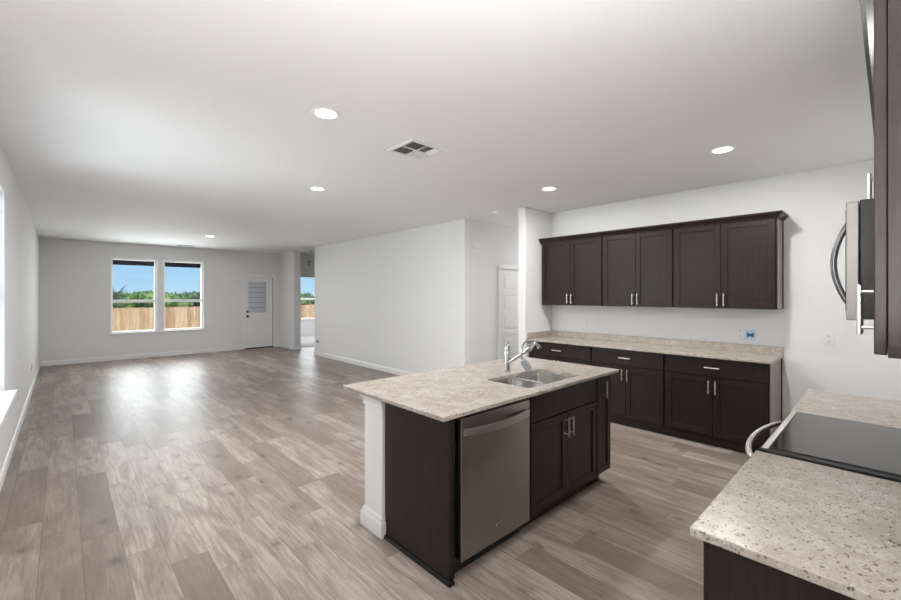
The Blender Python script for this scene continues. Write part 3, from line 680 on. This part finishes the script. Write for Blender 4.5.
for (qx, qy) in ((-1, -1), (-1, 1), (1, -1), (1, 1)):
    ax0, ax1 = sorted((qx * 0.008, qx * (h - 0.03))); ay0, ay1 = sorted((qy * 0.008, qy * (k - 0.03)))
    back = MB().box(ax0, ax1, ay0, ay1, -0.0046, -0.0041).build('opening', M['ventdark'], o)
    lv = MB(); alongx = (qx * qy > 0)
    for i in range(n_l):
        f = (i + 0.5) / n_l
        sgn = qx if not alongx else qy
        if (qx, qy) == (1, -1) and i < 3: sgn = -1
        if alongx:
            c = ay0 + f * (ay1 - ay0); d0, d1 = c - 0.009 * sgn, c + 0.009 * sgn
            lv.loops([[(ax0, d0, -0.006), (ax0, d1, -0.016), (ax0, d1, -0.015), (ax0, d0, -0.005)], [(ax1, d0, -0.006), (ax1, d1, -0.016), (ax1, d1, -0.015), (ax1, d0, -0.005)]], True, True)
        else:
            c = ax0 + f * (ax1 - ax0); d0, d1 = c - 0.009 * sgn, c + 0.009 * sgn
            lv.loops([[(d0, ay0, -0.006), (d1, ay0, -0.016), (d1, ay0, -0.015), (d0, ay0, -0.005)], [(d0, ay1, -0.006), (d1, ay1, -0.016), (d1, ay1, -0.015), (d0, ay1, -0.005)]], True, True)
    lv.build('louvres', M['vent'], o)
o, h, k = register('long narrow ceiling vent above the far windows', 2.2, 11.86, 0.36, 0.16)
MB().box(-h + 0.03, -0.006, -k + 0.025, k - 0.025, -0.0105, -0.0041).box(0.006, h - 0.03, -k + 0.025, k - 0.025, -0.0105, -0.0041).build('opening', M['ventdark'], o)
lv = MB()
for i in range(3):
    c = -k + 0.05 + i * 0.03
    lv.box(-h + 0.03, h - 0.03, c - 0.001, c + 0.001, -0.012, -0.0104)
lv.build('louvres', M['vent'], o)
def detector(label, x, y):
    o = thing('smoke_detector', label, 'smoke detector', (x, y, H), 0, 'smoke detectors', True)
    MB().lathe([(0, -0.0005), (0.07, -0.0005), (0.07, -0.012), (0.064, -0.03), (0.05, -0.038), (0, -0.04)], (0, 0, 0), 32).build('housing', M['plate'], o, True)
    MB().lathe([(0.03, -0.0385), (0.03, -0.042), (0.0, -0.0425)], (0, 0, 0), 20).build('test_button', M['vent'], o, True)
    return o
detector('white smoke detector on the ceiling at the hallway mouth', 4.64, 3.95)
detector('white smoke detector on the ceiling by the far passage', 4.93, 11.0)

# ------------------------------------------------------------------ wall plates (local: on y=0, facing -y)
def plate(name, label, cat, loc, rz, kind, w=0.072, h=0.116, group=None):
    o = thing(name, label, cat, loc, rz, group, True)
    MB().box(-w / 2, w / 2, -0.006, -0.0003, -h / 2, h / 2, 0.002).build('plate', M['plate'], o)
    if kind == 'outlet':
        for s in (-1, 1):
            rc = MB().box(-0.017, 0.017, -0.0085, -0.0055, s * 0.026 - 0.019, s * 0.026 + 0.019, 0.001).build('receptacle', M['plate'], o)
            MB().box(-0.008, -0.005, -0.0089, -0.0084, s * 0.026 - 0.004, s * 0.026 + 0.008).box(0.005, 0.008, -0.0089, -0.0084, s * 0.026 - 0.004, s * 0.026 + 0.008).box(-0.0025, 0.0025, -0.0089, -0.0084, s * 0.026 - 0.013, s * 0.026 - 0.008).build('slots', M['slot'], rc)
    if kind == 'switch':
        n = max(1, round(w / 0.06))
        for i in range(n):
            c = (i - (n - 1) / 2) * 0.046
            MB().box(c - 0.015, c + 0.015, -0.0095, -0.0055, -0.032, 0.032, 0.002).build('rocker', M['plate'], o)
    return o
KP = XK - 0.0
GO, GS = 'wall outlets', 'light switches'
plate('wall_outlet', 'white wall outlet on the bare wall right of the long cabinets', 'outlet', (KP, 0.403, 1.10), RK, 'outlet', 0.075, 0.12, GO)
plate('wall_outlet', 'white outlet left of the blue fitting above the granite counter', 'outlet', (KP, 1.113, 1.11), RK, 'outlet', group=GO)
plate('light_switch', 'white switch plate above the middle of the granite counter', 'switch', (KP, 2.10, 1.12), RK, 'switch', group=GS)
plate('wall_outlet', 'white outlet above the left half of the granite counter', 'outlet', (KP, 2.75, 1.115), RK, 'outlet', group=GO)
plate('light_switch', 'white switch plate above the counter near the short wall end', 'switch', (KP, 2.94, 1.115), RK, 'switch', group=GS)
o = thing('water_valve_box', 'white plate with blue bow tie shaped fitting above the right end of the counter', 'wall fitting', (KP, 1.02, 1.095), RK, None, True)
MB().box(-0.045, 0.045, -0.005, -0.0003, -0.05, 0.05, 0.002).build('plate', M['pale_blue'], o)
bw = MB()
for s in (-1, 1):
    bw.loops([[(0, -0.0055, 0.010), (s * 0.030, -0.0055, 0.026), (s * 0.030, -0.0055, -0.026), (0, -0.0055, -0.010)], [(0, -0.011, 0.010), (s * 0.028, -0.012, 0.024), (s * 0.028, -0.012, -0.024), (0, -0.011, -0.010)]], True, True)
bw.build('fitting', M['blue'], o)
plate('light_switch', 'wide white switch plate on the long plain middle wall', 'switch', (XM, 4.92, 1.27), RK, 'switch', 0.165, 0.116, GS)
plate('wall_outlet', 'white outlet low on the middle wall behind the island', 'outlet', (XM, 7.45, 0.37), RK, 'outlet', group=GO)
p = plate('wall_outlet', 'low outlet at the far end of the middle wall with dark plug', 'outlet', (XM, 9.80, 0.39), RK, 'outlet', group=GO)
tag(MB().box(-0.028, 0.028, -0.045, -0.0095, -0.05, 0.0, 0.008).xf(Matrix.Translation((XM, 9.80, 0.39)) @ Matrix.Rotation(RK, 4, 'Z')).build('plug', M['slot'], None, origin=(XM - 0.03, 9.80, 0.37)), 'small dark plug in the outlet at the far end of the middle wall', 'plug')
plate('wall_outlet', 'white outlet low on the far wall left of the windows', 'outlet', (0.0, YF, 0.385), 0, 'outlet', group=GO)
plate('wall_outlet', 'white outlet low on the far wall under the right window', 'outlet', (2.705, YF, 0.37), 0, 'outlet', group=GO)
plate('light_switch', 'white double switch plate left of the exterior door', 'switch', (3.42, YF, 1.18), 0, 'switch', 0.118, 0.116, GS)
plate('wall_outlet', 'white outlet low on the left wall near the far corner', 'outlet', (XL, 9.24, 0.39), R(90), 'outlet', group=GO)
plate('wall_outlet', 'white outlet low on the left wall just beyond the window', 'outlet', (XL, 6.65, 0.40), R(90), 'outlet', group=GO)
o = thing('door_chime', 'white door chime box high on the hallway wall', 'door chime', (4.95, 4.645, 2.36), 0, None, True)
MB().box(-0.07, 0.07, -0.045, -0.0003, -0.07, 0.07, 0.006).build('cover', M['plate'], o)
gr = MB()
for i in range(5): gr.box(-0.05, 0.05, -0.047, -0.0445, -0.045 + i * 0.012, -0.040 + i * 0.012)
gr.build('sound_grille', M['vent'], o)
o = thing('wall_hook', 'small dark fixture high on the wall above the bedroom doorway', 'wall fixture', (5.22, V, 2.44), 0, None, True)
MB().box(-0.022, 0.022, -0.012, -0.0003, -0.06, 0.10, 0.003).build('stem', M['hook'], o)
MB().tube([(-0.09, -0.03, 0.05), (0.09, -0.03, 0.05)], 0.012, 10).tube([(0, -0.03, 0.05), (0, -0.01, 0.05)], 0.008, 8).build('crossbar', M['hook'], o, True)

# ------------------------------------------------------------------ outside
GZ = -0.35
struct(MB().box(-40, 60, 12.5, 180, GZ - 0.2, GZ).build('ground_lawn', M['grass']), 'green field beyond the fence', 'lawn')
struct(MB().box(-1.2, 4.70, YF + T + 0.25, YF + T + 0.45, 2.26, 2.52).box(-1.2, 4.70, YF + T, YF + T + 0.45, 2.50, 2.55).build('trim_7', M['eave']), 'dark roof eave outside the top of the far windows', 'eave')
FY = 20.0
o = thing('fence', 'tan cedar picket fence behind the house', 'fence', (8, FY, GZ))
fx0, n_p = -5.11, 200
pk = MB()
for i in range(n_p):
    x = fx0 + i * 0.146; z1 = 1.03 + random.uniform(-0.012, 0.012)
    pk.box(x + 0.003, x + 0.143, FY - 0.01, FY + 0.008, GZ + 0.03, z1)
pk.build('pickets', M['fence'], o)
MB().box(fx0, fx0 + 29.2, FY + 0.01, FY + 0.05, GZ + 0.3, GZ + 0.39).box(fx0, fx0 + 29.2, FY + 0.01, FY + 0.05, 0.72, 0.81).build('rails', M['post'], o)
for i in range(13):
    x = fx0 + i * 2.4
    MB().box(x, x + 0.09, FY + 0.05, FY + 0.14, GZ, 0.96).build('post', M['post'], o)
def tree_mesh(rng, r, h):
    t = bmesh.new()
    for _ in range(9):
        c = Vector((rng.uniform(-r, r) * 0.7, rng.uniform(-r, r) * 0.7, h * rng.uniform(0.35, 0.82))); s_ = r * rng.uniform(0.40, 0.62)
        for _ in range(90):
            d = Vector((rng.gauss(0, 1), rng.gauss(0, 1), rng.gauss(0, 1))).normalized(); p = c + d * s_ * rng.uniform(0.72, 1.06)
            a = Vector((rng.gauss(0, 1), rng.gauss(0, 1), rng.gauss(0, 1))).normalized(); b = a.cross(d).normalized(); q = 0.13 * r
            t.faces.new([t.verts.new(p + a * q), t.verts.new(p + b * q * 0.6), t.verts.new(p - a * q), t.verts.new(p - b * q * 0.6)])
        ms = bmesh.ops.create_icosphere(t, subdivisions=2, radius=s_ * 0.82, matrix=Matrix.Translation(c))
    return t
TK = ['mid green', 'dark green', 'light green']
rng = random.Random(3)
LBL = ['bushy', 'broad', 'rounded', 'low', 'tall', 'loose']
def grow(label, x, y, r, h, k, grp):
    o = thing('tree', label, 'tree', (x, y, GZ), 0, grp, True)
    f = MB(); f.bm.free(); f.bm = tree_mesh(rng, r, h); f.build('foliage', M['leaf'][k], o)
    tr_ = MB().tube([(0, 0, 0), (0.05, 0.02, h * 0.3), (-0.04, 0.05, h * 0.6)], [0.12, 0.09, 0.05], 8)
    tr_.build('trunk', M['bark'], o)
for i in range(30):
    k = (0, 1, 2, 0, 2, 1, 0)[i % 7]
    y = 52 + (i * 7 % 11)
    grow('%s tree in the row beyond the fence' % TK[k], -7 + i * 1.25, y, rng.uniform(1.2, 1.6), rng.uniform(1.6, 2.3), k, '%s trees beyond the fence' % TK[k])
o = thing('bare_tree', 'leafless dark tree beyond the fence at the left of the left window', 'tree', (3.3, 45, GZ), 0, None, True)
br = MB(); rb = random.Random(5)
br.tube([(0, 0, 0), (0.05, 0, 1.2), (0, 0.05, 2.0)], [0.10, 0.08, 0.06], 8)
br.build('trunk', M['bark'], o)
br = MB()
for i in range(12):
    a = rb.uniform(0, 2 * PI); L = rb.uniform(0.4, 0.9)
    p0 = Vector((0, 0.03, rb.uniform(1.3, 2.0))); p1 = p0 + Vector((math.cos(a) * L * 0.5, math.sin(a) * L * 0.5, L * 0.5)); p2 = p1 + Vector((math.cos(a + 0.5) * L * 0.4, math.sin(a + 0.5) * L * 0.4, L * 0.5))
    br.tube([p0, p1, p2], [0.04, 0.03, 0.015], 6)
br.build('branches', M['bark'], o)
